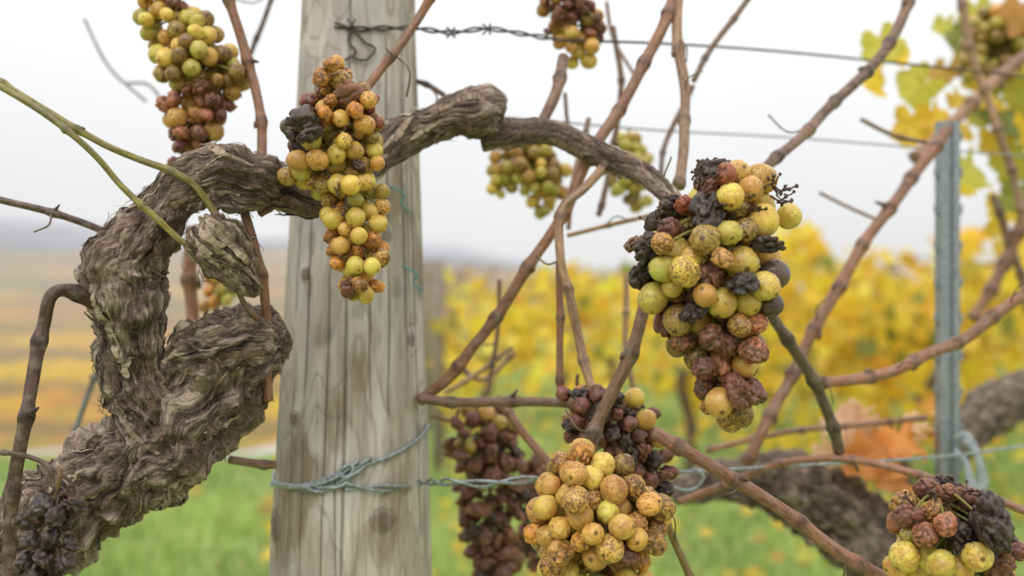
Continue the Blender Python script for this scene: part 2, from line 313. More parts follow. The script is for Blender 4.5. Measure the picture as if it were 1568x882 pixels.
# ---------- canes
RB=(156,108,79);BR=(130,98,76);GR=(156,146,74);DK=(86,60,48);TN=(176,140,108)
canes=[
 ([(-30,105,.56),(40,150,.56),(100,187,.56),(160,222,.56),(210,243,.565),(262,262,.57),(300,285,.575),(335,332,.58)],11,GR),
 ([(-30,112,.55),(60,168,.55),(110,205,.55),(150,240,.555),(190,285,.56),(235,328,.565),(268,362,.57),(300,388,.575)],10,GR),
 ([(-30,297,.6),(80,325,.6),(165,358,.6)],11,DK),
 ([(8,900,.54),(20,760,.54),(36,650,.54),(52,570,.545),(68,500,.55),(78,450,.55),(105,443,.56),(150,468,.57)],20,DK),
 ([(340,-20,.66),(368,50,.66),(386,110,.66),(398,180,.655),(402,240,.65)],15,RB),
 ([(376,325,.60),(390,380,.60),(402,440,.60),(410,520,.605),(412,610,.61)],15,RB),
 ([(420,-20,.9),(398,50,.9),(360,130,.9)],8,DK),
 ([(296,345,.8),(292,420,.8),(295,520,.8)],20,RB),
 ([(665,-20,.63),(640,30,.63),(605,85,.625),(560,140,.62),(520,200,.615)],14,RB),
 ([(1035,-20,.72),(1005,60,.71),(960,145,.70),(905,240,.69),(868,315,.685),(812,405,.68),(768,470,.68),(725,530,.68),(690,580,.685),(640,618,.69)],17,RB),
 ([(1042,-20,.72),(1036,60,.71),(1050,140,.70),(1048,220,.68),(1036,290,.66)],16,TN),
 ([(1160,-20,.8),(1100,60,.8),(1062,125,.79)],9,BR),
 ([(862,85,.72),(850,140,.70),(830,188,.69)],17,BR),
 ([(925,255,.67),(895,290,.66),(862,325,.655),(858,400,.65),(872,460,.65),(890,530,.65),(905,590,.645),(925,650,.63),(955,705,.61)],14,TN),
 ([(858,400,.66),(856,480,.66),(858,560,.66),(862,620,.66)],11,RB),
 ([(1035,300,.62),(1018,370,.61),(992,455,.60),(965,540,.60),(935,605,.60),(912,660,.60),(902,705,.60)],20,BR),
 ([(640,610,.68),(700,615,.68),(770,613,.68),(845,614,.68),(900,618,.68)],15,BR),
 ([(1400,-20,.82),(1372,50,.8),(1335,100,.78),(1280,158,.76),(1240,195,.74),(1205,230,.72),(1165,262,.70)],16,BR),
 ([(1450,195,.9),(1405,260,.88),(1350,335,.86),(1295,420,.85),(1250,500,.84),(1205,590,.83),(1165,670,.82),(1140,715,.82)],17,RB),
 ([(1600,420,.80),(1545,465,.79),(1480,515,.78),(1430,540,.77),(1370,570,.76),(1310,580,.75),(1262,585,.74)],17,RB),
 ([(1175,470,.68),(1210,525,.69),(1248,580,.70),(1268,635,.71),(1285,695,.72)],17,(98,80,64)),
 ([(1000,660,.60),(1060,695,.595),(1130,740,.59),(1200,785,.585),(1270,835,.58),(1340,875,.575),(1400,905,.57)],20,RB),
 ([(1040,770,.75),(1110,742,.74),(1190,712,.73),(1260,700,.72),(1340,708,.71),(1450,740,.69),(1600,795,.66)],12,RB),
 ([(760,605,.72),(800,660,.71),(850,718,.70)],13,RB),
 ([(1005,775,.60),(1030,825,.6),(1065,895,.6)],12,(140,120,60)),
 ([(870,358,.75),(930,342,.75),(1000,325,.74),(1060,310,.74)],7,TN),
 ([(765,425,.85),(760,520,.85),(748,600,.85)],7,BR),
 ([(960,420,.85),(958,520,.85),(975,620,.85)],9,TN),
 ([(900,180,.80),(880,270,.79),(870,350,.78)],8,TN),
 ([(940,40,.85),(950,130,.85),(940,230,.85),(915,330,.85)],9,BR),
 ([(1060,130,.84),(1020,220,.83),(1010,300,.8)],8,BR),
 ([(620,120,.75),(650,128,.75),(680,145,.74)],8,DK),
 ([(865,140,.8),(872,200,.8),(905,250,.79)],6,BR),
 ([(930,0,.9),(940,60,.9),(975,120,.88)],6,BR),
 ([(1600,60,1.15),(1530,120,1.15),(1450,195,1.12),(1400,240,1.1)],18,(185,140,110)),
 ([(1465,-30,1.1),(1490,90,1.1),(1530,200,1.1),(1575,350,1.1)],12,TN),
 ([(1575,310,1.3),(1540,400,1.3),(1490,490,1.3)],17,RB),
 ([(1520,300,1.3),(1556,400,1.3),(1590,520,1.3)],12,BR),
 ([(1255,295,.9),(1300,318,.9),(1340,335,.9)],5,BR),
 ([(1320,180,.9),(1370,205,.9),(1420,215,.9)],7,BR),
 ([(1080,690,.9),(1170,670,.9),(1260,655,.9),(1420,640,.92)],9,RB),
 ([(350,700,.63),(400,708,.64),(420,709,.645)],13,BR),
 ([(345,395,.585),(370,460,.585),(395,490,.59)],9,BR),
 ([(395,330,.60),(420,310,.60),(440,290,.60)],12,BR),
 ([(100,690,.9),(150,570,.9),(175,530,.9)],9,(110,120,125)),
 ([(0,690,.53),(35,695,.53),(75,712,.53),(85,745,.53),(100,740,.53)],8,DK),
 ([(20,692,.53),(60,705,.53),(105,735,.53),(112,760,.53)],6,DK),
 ([(700,560,.95),(740,580,.95),(790,540,.95)],8,TN),
 ([(600,160,.74),(640,190,.74)],5,TN),
 ([(680,600,.9),(730,570,.9),(785,530,.9)],7,TN),
 ([(660,635,.8),(720,650,.8),(745,640,.8)],6,BR),
 ([(130,30,1.0),(165,100,1.0),(225,155,1.0)],4,(120,100,90)),
 ([(195,128,1.0),(230,132,1.0),(262,180,1.0)],4,(120,100,90)),
]
def cane(mb,pts,w,col,step=.002,node=True):
    cp=[[*P(a,b,d),w*.5*K*d] for a,b,d in pts]; cv=cat(cp,step); p=cv[:,:3].copy(); r=cv[:,3]; s=arcl(p)
    r0=r.mean(); big=w>=7 and node
    per=rng.uniform(.040,.06); ph=rng.uniform(0,per)
    k=(s-ph)/per; fr=(k-np.round(k))*per
    rr=r*(1+(.34*np.exp(-(fr/(r0*1.1+.0006))**2) if big else 0))
    z=np.abs((k%2)-1)-.5
    jit=np.stack([z,fbm(np.stack([s*14,s*0+w,s*0],-1),2)*1.2,fbm(np.stack([s*14,s*0+w*3,s*0+9],-1),2)*1.2],-1)*(.0022 if big else .0015)
    p+=jit*np.array([1.,1.,1.])
    S=16 if w>=10 else 8
    a=np.linspace(0,2*np.pi,S,endpoint=False)
    R=rr[:,None]*(1+.09*vn(np.stack([np.cos(a)[None]*1.3+0*s[:,None],np.sin(a)[None]*1.3+0*s[:,None],s[:,None]*90+0*a[None]],-1)))
    cc=lin(col)*(1+.35*vn(np.stack([s*25,s*0+w,s*0],-1)))[:,None]; cc=np.repeat(np.where((np.abs(fr)<r0*.7)[:,None]&big,cc*.5,cc),S,0)
    tube(mb,p,r,S,cc,(0,0,0),rr=R)
    if big and w>=9:
        for kk in range(int(k.min()),int(k.max())+1):
            if rng.random()<.35: continue
            i=int(np.argmin(np.abs(k-kk)))
            if 2<i<len(p)-3:
                t=p[i+1]-p[i-1]; t/=np.linalg.norm(t); o=np.cross(t,[0,1,0])*(1 if kk%2 else -1)+np.array([0,-rng.random(),0]); o/=np.linalg.norm(o)+1e-9
                L_=r0*rng.uniform(.9,1.5); st=p[i]+o*r[i]*.6; bp=np.array([st,st+o*L_*.5+t*L_*.3,st+o*L_*.7+t*L_*.9])
                if rng.random()<.15: bp[2]=st+o*L_*2.2+t*L_*1.2
                tube(mb,bp,[r0*.7,r0*.55,r0*.2],7,lin(col)*.5)
mb=MB(); mb2=MB()
for pts,w,c in canes: cane(mb if min(q[2] for q in pts)<.84 else mb2,pts,w,c)
for k in range(30):
    pts,w,c=canes[rng.integers(1,32)]; i=rng.integers(0,len(pts)-1); a=pts[i]; an=rng.uniform(0,6.28); L_=rng.uniform(25,75)
    q=[a,(a[0]+math.cos(an)*L_*.5,a[1]+math.sin(an)*L_*.5,a[2]-.01),(a[0]+math.cos(an+.5)*L_,a[1]+math.sin(an+.5)*L_,a[2]-.005)]
    cane(mb,q,rng.uniform(1.5,3.),(110,88,62),node=False)
mb.obj('canes',CA,vine); mb2.obj('canes',CA,v2)

# ---------- grapes
def ico(n):
    bm=bmesh.new(); bmesh.ops.create_icosphere(bm,subdivisions=n,radius=1); bm.verts.ensure_lookup_table()
    v=np.array([x.co[:] for x in bm.verts]); f=np.array([[y.index for y in x.verts] for x in bm.faces]); bm.free(); return v,f
ICO={n:ico(n) for n in (2,3,4,5)}
TY={'Y':((236,214,108),.28,0),'G':((204,198,100),.36,0),'T':((230,188,102),.52,0),'A':((218,156,72),.62,1),'O':((188,164,86),.95,0),'M':((128,80,68),.5,1),
    'P':((182,122,92),.7,1),'D':((52,40,42),.2,2),'R':((156,86,56),.5,1),'B':((110,96,96),.5,0),'C':((114,74,56),.5,2),'W':((200,154,84),.8,1)}
def valley(x,k): return np.clip(1-np.abs(x)*k,0,1)**1.3
def grape(mb,c,r,ty,out,res,seed):
    col,sp,kind=TY[ty]; v,f=ICO[res+(1 if kind==2 and 2<res<5 else 0)]
    if kind==0 and rng.random()<.42: kind=.5
    q=v.copy(); sd=seed*3.71; vr=v@np.linalg.qr(rng.normal(size=(3,3)))[0]
    rad=1+.055*vn(vr*1.5+sd)+.012*vn(vr*5+sd)
    if kind==.5: rad=rad-.11*valley(vn(vr*2.0+sd),4)-.03*valley(vn(vr*5+sd),3)
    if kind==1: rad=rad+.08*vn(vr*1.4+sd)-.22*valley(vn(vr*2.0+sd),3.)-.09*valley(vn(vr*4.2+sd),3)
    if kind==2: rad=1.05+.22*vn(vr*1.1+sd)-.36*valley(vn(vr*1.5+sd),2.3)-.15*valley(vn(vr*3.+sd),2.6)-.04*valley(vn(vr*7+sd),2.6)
    sc=np.array([rng.uniform(.94,1.03),1,rng.uniform(.98,1.14)]) if kind<2 else np.array([rng.uniform(.8,1.15),rng.uniform(.55,.8),rng.uniform(1.,1.3)])
    if kind==1: sc=sc*np.array([rng.uniform(.85,1),rng.uniform(.75,1),1])
    q=v*rad[:,None]*sc*r
    z=out/np.linalg.norm(out); x=np.cross(z,rng.normal(size=3)); x/=np.linalg.norm(x); y=np.cross(z,x)
    w=c+q@np.array([x,y,z])
    cc=lin(col)*rng.uniform(.84,1.12)*(1+rng.normal(0,.03,3))
    tnt=sstep(-.3,.9,vn(v*.9+sd+5))*rng.uniform(0,.55); t2=lin((190,126,70)) if kind<1 else cc*.6
    ccv=cc*(1-tnt[:,None])+t2*tnt[:,None]
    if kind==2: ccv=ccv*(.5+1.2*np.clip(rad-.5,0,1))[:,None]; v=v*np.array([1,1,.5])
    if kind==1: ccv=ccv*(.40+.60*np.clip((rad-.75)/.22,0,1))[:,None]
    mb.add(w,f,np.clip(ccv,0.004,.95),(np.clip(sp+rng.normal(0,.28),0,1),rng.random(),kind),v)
def cluster(rows,d,gd,pal,name='grape_cluster',fixed=(),res=3,dens=.62,stemc=(150,144,66),thick=.8,bare=0,seed=1,stub=1.2):
    rows=np.array(rows,float); k=K*d
    zc=CZ+(441-rows[:,0])*k; xc=(rows[:,1]-784)*k; hw=rows[:,2]*k; r0=gd*.5*k
    o=np.argsort(zc); zc,xc,hw=zc[o],xc[o],hw[o]; zt,zb=zc.max(),zc.min()
    vol=np.trapz(np.pi*hw*hw*thick,zc); n=int(dens*vol/(4/3*np.pi*r0**3)); n=min(n,420)
    fx=[];ft=[];fr=[]
    for (a,b,g,t) in fixed:
        q=P(a,b,d); h=np.interp(q[2],zc,hw); x0=np.interp(q[2],zc,xc); u=np.clip((q[0]-x0)/max(h,1e-4),-.95,.95)
        yy=d-max(h*thick*math.sqrt(1-u*u)-r0,0)*.9; q=P(a,b,yy); fx.append(q); ft.append(t); fr.append(g*.5*K*yy*1.04)
    nf=len(fx); zr=rng.uniform(zb,zt,n*3); pr=np.interp(zr,zc,hw)**2; keep=rng.choice(len(zr),min(n,len(zr)),replace=False,p=pr/pr.sum()); zr=zr[keep]; n=len(zr)
    rr=np.sqrt(rng.random(n)); an=rng.uniform(0,2*np.pi,n); H=np.interp(zr,zc,hw)
    if nf: an=np.where(rng.random(n)<.6,np.abs(an%np.pi),an)
    p=np.stack([np.interp(zr,zc,xc)+rr*H*np.cos(an),d+rr*H*thick*np.sin(an),zr],-1)
    rad=r0*rng.choice([.72,.85,.95,1.02,1.1],n,p=[.1,.2,.3,.25,.15])*rng.uniform(.95,1.05,n)
    if nf: p=np.vstack([fx,p]); rad=np.concatenate([fr,rad])
    p0=p.copy()
    for it in range(160):
        D=p[:,None]-p[None]; dist=np.linalg.norm(D,axis=-1)+1e-9; mn=(rad[:,None]+rad[None])*.92; ov=np.clip(mn-dist,0,None); np.fill_diagonal(ov,0)
        mv=(D/dist[...,None]*ov[...,None]).sum(1)*.28; p+=mv
        if nf: 
            p[:nf,0]+= (p0[:nf,0]-p[:nf,0])*.5; p[:nf,2]+=(p0[:nf,2]-p[:nf,2])*.5; p[:nf,1]=np.minimum(p[:nf,1],p0[:nf,1]+r0*.4)
        z=np.clip(p[nf:,2],zb+r0*.3,zt-r0*.3); p[nf:,2]=z; x0=np.interp(z,zc,xc)
        dx=p[nf:,0]-x0; dy=(p[nf:,1]-d)/thick; m=np.sqrt(dx*dx+dy*dy); ang=np.arctan2(dy,dx)
        hm=1+.28*vn(np.stack([np.cos(ang)*1.4+seed*5,np.sin(ang)*1.4,z/(r0*4.5)],-1))
        h=np.maximum(np.interp(z,zc,hw)*hm-r0*.8,r0*.25); s=np.where(m>h,h/np.maximum(m,1e-9),1); p[nf:,0]=x0+dx*s; p[nf:,1]=d+dy*s*thick
    root=empty(name); mb=MB(); ms=MB()
    H=zt-zb
    for i in range(len(p)):
        u=(p[i,0]-np.interp(p[i,2],zc,xc))/max(np.interp(p[i,2],zc,hw),1e-4); v=(zt-p[i,2])/H
        ty=ft[i] if i<nf else random.choice(pal(u,v))
        az=min(p[i,2]+r0*1.6,zt); ax=np.array([np.interp(az,zc,xc),d,az]); out=p[i]-ax; out/=np.linalg.norm(out)+1e-9
        grape(mb,p[i],rad[i]*(1.12 if TY[ty][2]==2 else 1),ty,out+rng.normal(0,.45,3),res,i+seed*100)
        st=p[i]-out*rad[i]*.9; m=(st+ax)/2+np.array([0,0,r0*.25])+rng.normal(0,r0*.1,3)
        pts=cat([st,m,ax],r0*.5); tube(ms,pts,np.linspace(r0*.10,r0*.13,len(pts)),6,lin(stemc)*rng.uniform(.6,1.1))
    zz=np.linspace(zb+H*.1,zt+r0*stub,14); pts=np.stack([np.interp(zz,zc,xc)+.0008*np.sin(zz*300),np.full(14,d),zz],-1)
    tube(ms,pts,np.linspace(r0*.13,r0*.24,14),8,lin((104,84,50)))
    for kx,ky,ex,ey in (bare or []):
        a=P(kx,ky,d-.012); b=P(ex,ey,d-.018); m=(a+b)/2+rng.normal(0,.0018,3); pts=cat([a,m,b],.0006); r=np.linspace(.00065,.0004,len(pts)); r[-3:]=[.0009,.0012,.0010]
        tube(ms,pts,r,7,lin((66,44,34)))
        for _ in range(rng.integers(1,4)):
            s0=a+(b-a)*rng.uniform(.3,.8); e=s0+(b-a)*rng.uniform(.1,.35)+rng.normal(0,.0035,3); pts=cat([s0,(s0+e)/2+rng.normal(0,.0008,3),e],.0006); r=np.full(len(pts),.00038); r[-2:]=.0009; tube(ms,pts,r,6,lin((70,48,34)))
    mb.obj('berries',G,root); ms.obj('stalks',ST,root); return root
fixE=[(1163,275,44,'T'),(1208,331,38,'Y'),(1168,337,46,'Y'),(1106,273,38,'R'),(1082,292,36,'C'),(1050,314,34,'R'),(1082,326,56,'D'),(1128,315,38,'O'),(1077,368,46,'O'),(1113,357,40,'G'),(1142,352,36,'O'),
(1172,375,44,'D'),(1138,401,50,'Y'),(1187,420,42,'B'),(1165,438,42,'Y'),(1086,424,48,'C'),(1043,416,44,'Y'),(1012,412,38,'G'),(992,380,52,'D'),(986,418,42,'D'),(970,372,28,'C'),(1000,457,46,'G'),(1131,434,42,'D'),
(1106,464,46,'Y'),(1178,466,36,'B'),(1152,496,46,'P'),(1040,490,46,'O'),(1085,516,46,'M'),(1063,474,36,'D'),(1113,527,38,'M'),(1147,536,44,'P'),(1047,524,36,'P'),(1104,558,40,'P'),(1073,562,38,'M'),(1140,560,38,'T'),
(1075,593,36,'M'),(1095,612,42,'T'),(1125,598,42,'C'),(1150,600,36,'M'),(1128,630,40,'O'),(1100,395,36,'W'),(1060,395,34,'T'),(1025,350,38,'M'),(1010,375,34,'W'),(1128,498,34,'T'),(1030,440,30,'Y')]
def palE(u,v): 
    if v>.6: return 'MWPOMPT'
    if u<-.3: return 'DMYGWTY'
    return 'YTGYTMW'
bareE=[(1070,290,1072,252),(1185,285,1222,284),(1180,300,1205,300),(1120,300,1080,318),(1190,295,1185,268),(1000,340,1012,325),(1060,275,1078,256),(1130,290,1150,302),(1170,320,1110,318),(1065,330,1120,312),(1130,330,1165,318),(1040,345,1000,338),(1195,300,1210,290),(1075,285,1095,262),(1190,310,1214,306),(1110,330,1070,345),(1020,345,1005,362)]
cluster([(262,1115,40),(300,1105,75),(340,1100,100),(380,1085,118),(420,1090,116),(460,1092,112),(500,1095,90),(550,1108,70),(600,1112,55),(645,1118,26)],.52,40,palE,fixed=fixE,res=4,dens=.46,bare=bareE,thick=.75,stub=0)
def palB(u,v):
    if v<.12: return 'ATTA'
    if v<.42 and u<-.45: return 'DDCMB'
    if v<.3: return 'ATWRAOA'
    if v<.62: return 'YTOGGWTY'
    return 'YTTYAYTA'
fixB=[(514,108,26,'A'),(498,125,30,'A'),(537,146,34,'C'),(470,185,40,'D'),(482,212,36,'D'),(455,210,40,'D'),(550,255,26,'D'),(515,236,30,'Y'),(546,334,30,'Y'),(572,368,30,'A'),(553,362,26,'Y'),(517,282,30,'Y'),(558,190,30,'T'),
 (520,180,28,'T'),(540,285,30,'Y'),(556,278,26,'T'),(579,343,28,'Y'),(547,407,28,'Y'),(573,408,26,'Y'),(523,376,28,'T'),(517,403,26,'A'),(556,436,28,'A'),(575,438,24,'A'),(538,440,26,'C'),(460,248,32,'T'),(440,270,30,'O')]
cluster([(92,514,14),(120,512,34),(150,530,54),(185,520,82),(220,512,84),(260,515,84),(300,540,64),(340,553,52),(380,552,48),(420,548,40),(455,556,22)],.575,29,palB,fixed=fixB,res=3,dens=.56,seed=2,thick=.65,stub=0,
  bare=[(470,200,468,165),(500,260,520,300),(530,300,525,330),(500,180,478,172)])
def palA(u,v):
    if v<.2: return 'TARM'
    if v<.6: return 'GGOYTYO'
    return 'MPMWCTP'
cluster([(-45,235,30),(0,250,44),(50,280,62),(90,305,76),(130,318,70),(170,300,56),(210,295,46),(255,295,38)],.67,28,palA,res=3,dens=.6,seed=3)
cluster([(-40,860,30),(0,875,46),(40,878,52),(70,885,40),(98,890,18)],.78,22,lambda u,v:'MCMPTO' if v<.7 else 'TTY',res=3,seed=4)
cluster([(212,800,30),(250,805,60),(275,812,62),(300,838,32),(332,836,18)],.90,22,lambda u,v:'GGYOT',res=2,seed=5)
cluster([(208,962,18),(240,965,42),(280,962,42),(318,985,16)],.98,20,lambda u,v:'GGGO',res=2,seed=6)
cluster([(262,755,12),(285,760,20),(300,765,8)],.9,18,lambda u,v:'GY',res=2,seed=15,dens=.8)
def palF(u,v): return 'TTWYYTAOTTW' if v<.8 else 'TTPWOTW'
fixF=[(879,720,36,'T'),(879,757,40,'T'),(939,748,42,'T'),(888,788,42,'T'),(858,842,42,'W'),(930,783,34,'Y'),(889,827,32,'A'),(932,835,42,'T'),(912,855,40,'T'),(998,828,44,'W'),(975,802,38,'W'),(857,808,34,'T'),(845,745,30,'T'),(970,745,38,'W'),(955,712,34,'O'),(957,848,40,'M'),(905,810,34,'T'),(835,775,36,'Y'),(990,765,36,'T')]
cluster([(688,890,24),(715,890,58),(750,905,88),(790,920,108),(830,915,112),(870,915,108),(910,910,85),(950,905,50)],.555,38,palF,fixed=fixF,res=4,seed=7,dens=.54,stub=.5)
cluster([(598,905,60),(625,930,84),(655,935,84),(685,955,70),(720,985,52),(770,1005,30)],.63,30,lambda u,v:'YMT' if u>.6 else 'WMCCMMDD',res=3,seed=8,stub=.3,dens=.54)
cluster([(588,885,14),(602,884,18),(614,884,10)],.66,24,lambda u,v:'AY',res=3,seed=18)
cluster([(618,745,30),(650,740,52),(700,745,58),(760,752,56),(820,755,46),(870,752,34),(910,752,20)],.80,25,lambda u,v:'MCDCCCMC' if v>.15 else 'OMT',res=3,seed=9,dens=.56)
cluster([(640,700,10),(670,705,22),(700,712,18)],.78,22,lambda u,v:'OTWC',res=3,seed=19)
cluster([(700,820,24),(760,825,40),(830,830,40),(880,835,26)],.88,25,lambda u,v:'MCDC',res=3,seed=10)
def palH(u,v): return 'DDMC' if u>.15 and v<.7 else ('MPPW' if v<.35 else 'YYGTY')
fixH=[(1435,795,38,'P'),(1490,785,68,'D'),(1520,810,60,'D'),(1465,815,54,'D'),(1382,850,46,'Y'),(1433,860,44,'Y'),(1470,870,40,'Y'),(1390,790,40,'M'),(1410,815,40,'P'),(1500,840,50,'D')]
cluster([(745,1430,30),(775,1445,80),(810,1460,92),(850,1450,96),(890,1450,90),(940,1450,50)],.54,40,palH,fixed=fixH,res=4,seed=11,dens=.52,stub=.2,bare=[(1440,775,1425,752),(1470,770,1490,750),(1400,775,1385,762)])
cluster([(740,90,16),(770,85,46),(820,82,52),(870,82,50),(910,82,40)],.50,36,lambda u,v:'D',res=3,seed=12,stemc=(70,50,40),dens=.58,bare=[(85,765,60,750),(90,760,110,742),(60,800,38,790),(110,800,130,788)])
cluster([(405,335,18),(430,338,30),(465,336,28),(495,334,14)],.92,20,lambda u,v:'GAO',res=2,seed=13)
cluster([(635,1436,10),(655,1434,18),(690,1434,14)],1.0,20,lambda u,v:'TTA',res=2,seed=14)
cluster([(20,1530,40),(60,1525,55),(100,1515,50),(140,1520,30)],1.25,22,lambda u,v:'GOTO',res=2,seed=16)

# ---------- leaves
def leaf(mb,c,nrm,up,size,col,curl=.25,hi=True):
    n=36 if hi else 10; a=np.linspace(0,2*np.pi,n,endpoint=False)
    r=.72+.20*np.abs(np.cos(2.5*a))**.8+(.04*np.cos(18*a) if hi else 0); r*=1-.5*np.exp(-((a-np.pi)/.25)**2)
    nrm=nrm/np.linalg.norm(nrm); x=up-nrm*np.dot(up,nrm); x/=np.linalg.norm(x)+1e-9; y=np.cross(nrm,x)
    rings=[.0,.5,1.] if not hi else [0,.3,.6,.85,1.]; vs=[];
    for q in rings[1:]:
        u=np.cos(a)*r*q; v=np.sin(a)*r*q; h=curl*(u*u*.6-v*v)+.10*np.sin(5*a+1)*q*q*curl*3+rng.normal(0,.02)
        vs.append(np.stack([u,v,h],-1))
    V=np.vstack([[[0,0,0]]]+vs); V=c+(V@np.array([x,y,nrm]))*size
    j=np.arange(n);k=(j+1)%n; tri=np.stack([np.zeros(n,int),1+j,1+k],-1); qs=[]
    for m in range(len(rings)-2): qs.append(np.stack([1+m*n+j,1+(m+1)*n+j,1+(m+1)*n+k,1+m*n+k],-1))
    mb.add(V,[tri,np.vstack(qs)],np.clip(np.asarray(col)*rng.uniform(.75,1.2),0,.9))
mb=MB()
YL=(236,198,64);YG=(190,184,74);OG=(222,150,80);GL=(140,148,66);PE=(240,200,160)
for px,py,d,sz,c in [(1352,68,1.15,46,YG),(1345,118,1.15,40,YL),(1372,85,1.15,28,YL),(1408,135,1.15,52,YG),(1395,192,1.12,48,YL),(1435,180,1.12,36,YL),(1488,258,1.15,52,YG),(1475,275,1.2,36,YL),(1480,60,1.3,42,GL),(1545,50,1.3,56,YG),
   (1555,110,1.3,46,YL),(1500,120,1.3,36,YL),(1540,180,1.3,56,GL),(1560,250,1.3,56,YG),(1545,310,1.35,46,YL),(1500,20,1.3,44,YG),(1525,215,1.3,36,YL),(1565,300,1.3,44,GL),(1470,150,1.2,30,YL),(1545,380,1.4,40,YL),(1520,150,1.2,40,YL),(1560,20,1.2,44,(200,150,90)),
   (1490,90,1.4,46,(200,170,90)),(1530,90,1.4,50,YG),(1450,40,1.5,30,YG),(1575,190,1.4,60,YL),(1500,170,1.4,40,YG),(1480,200,1.3,26,YL),(1520,40,1.5,50,(190,160,90)),(1560,420,1.6,40,YL),(1440,110,1.4,30,(210,170,80)),(1575,140,1.2,50,YG),(1530,340,1.5,34,YL),(1580,60,1.3,46,YL)]:
    nr=np.array([rng.normal(0,.5),-1,rng.normal(.1,.5)]); leaf(mb,P(px,py,d),nr,np.array([rng.normal(0,.6),0,-1]),sz*K*d*.85,lin(c),.45)
mb.obj('leaves',LF,v2)
mb=MB()
for px,py,d,sz,c in [(1300,655,.95,58,PE),(1345,690,.94,66,OG),(1385,675,.96,56,OG),(1272,688,.97,40,PE),(1375,728,.93,40,OG),(1325,705,.94,40,(222,160,90)),(1405,655,.98,34,PE),(1320,640,.96,36,PE),(1290,640,.97,40,PE)]:
    nr=np.array([rng.normal(0,.4),-1,rng.normal(.6,.5)]); leaf(mb,P(px,py,d),nr,np.array([rng.normal(0,1),0,-1]),sz*K*d*.85,lin(c),.8)
mb.obj('dry_leaves',LF,v2)

# ---------- wires
def wire(mb,pts,r,S=8,tw=0,pitch=.02):
    p=cat(pts,.0015 if tw else .003); 
    if not tw: tube(mb,p,r,S); return
    t,n,b=frames(p); s=arcl(p)
    for ph in (0,math.pi):
        a=s/pitch*2*math.pi+ph; tube(mb,p+tw*(np.cos(a)[:,None]*n+np.sin(a)[:,None]*b),r,S)
tie=empty('post_wire_tie'); mb=MB(); ro=.0016
pts=[post_pt(x,y,ro) for x,y in [(418,738),(440,743),(470,743),(500,733),(525,722),(560,712),(600,697),(630,680),(648,664),(655,652)]]
zb=[]; last=pts[-1]; first=pts[0]
for t in np.linspace(.12,.88,8):
    z=last[2]*(1-t)+first[2]*t; ax,ay=pax(z); a0=math.atan2(last[1]-ay,last[0]-ax); a1=math.atan2(first[1]-ay,first[0]-ax)+0; 
    if a1<a0: a1+=2*math.pi
    a=a0+(a1-a0)*t; zb.append(np.array([ax+math.cos(a)*(prad(z)+ro),ay+math.sin(a)*(prad(z)+ro),z]))
wire(mb,pts+zb+[pts[0]],.0015)
pts=[post_pt(x,y,ro+.001) for x,y in [(415,742),(450,747),(490,741),(520,728),(548,706)]]; wire(mb,pts,.0014)
wire(mb,[post_pt(x,y,.003) for x,y in [(462,748),(490,750),(520,742),(545,722),(568,700)]],.0013,tw=.0013,pitch=.03)
wire(mb,[post_pt(x,y,.004) for x,y in [(520,722),(532,712),(541,716),(536,728),(524,730),(520,722)]],.0013)
mb.obj('tie_wire',WG,tie)
mb=MB(); e=[post_pt(x,y,.002) for x,y in [(530,745),(570,748),(610,746),(645,738)]]
wire(mb,e+[P(690,738,.64),P(740,741,.645),P(790,736,.65),P(850,731,.66)],.0011,tw=.0019,pitch=.055)
wire(mb,[P(848,731,.66),P(950,727,.68),P(1060,722,.70),P(1200,714,.74),P(1350,706,.78),P(1480,695,.84),P(1640,672,.9)],.0012)
wire(mb,[P(1010,725,.69),P(1030,745,.69),P(1060,750,.69),P(1078,730,.69),P(1060,718,.69)],.0011)
mb.obj('trellis_wire',WG)
mb=MB(); e=[post_pt(x,y,.002) for x,y in [(512,38),(550,44),(590,43)]]
wire(mb,e+[P(640,44,.72),P(690,50,.735),P(745,44,.74),P(800,52,.745),P(860,62,.76)],.0009,tw=.0013,pitch=.035)
wire(mb,[P(860,62,.76),P(1000,66,.8),P(1160,76,.85),P(1330,92,.9),P(1640,125,1.0)],.0011)
for x,y in [(538,38),(690,50),(745,45)]:
    b0=post_pt(x,y,.003) if x<600 else P(x,y,.733)
    for s_ in (-1,1): wire(mb,[b0+np.array([-.003*s_,0,-.004]),b0+np.array([.001,-.002,0]),b0+np.array([.003*s_,0,.004])],.0007,6)
wire(mb,[post_pt(x,y,.002) for x,y in [(540,44),(533,62),(545,80),(528,92)]],.0009); wire(mb,[post_pt(x,y,.0025) for x,y in [(540,44),(560,66),(575,74),(560,92),(535,86)]],.0009)
mb.obj('trellis_wire',WR)
mb=MB(); wire(mb,[P(560,165,.80),P(640,170,.80),P(800,182,.83),P(1000,199,.87),P(1200,210,.92),P(1380,224,.96),P(1640,245,1.05)],.0009); mb.obj('trellis_wire',WG)

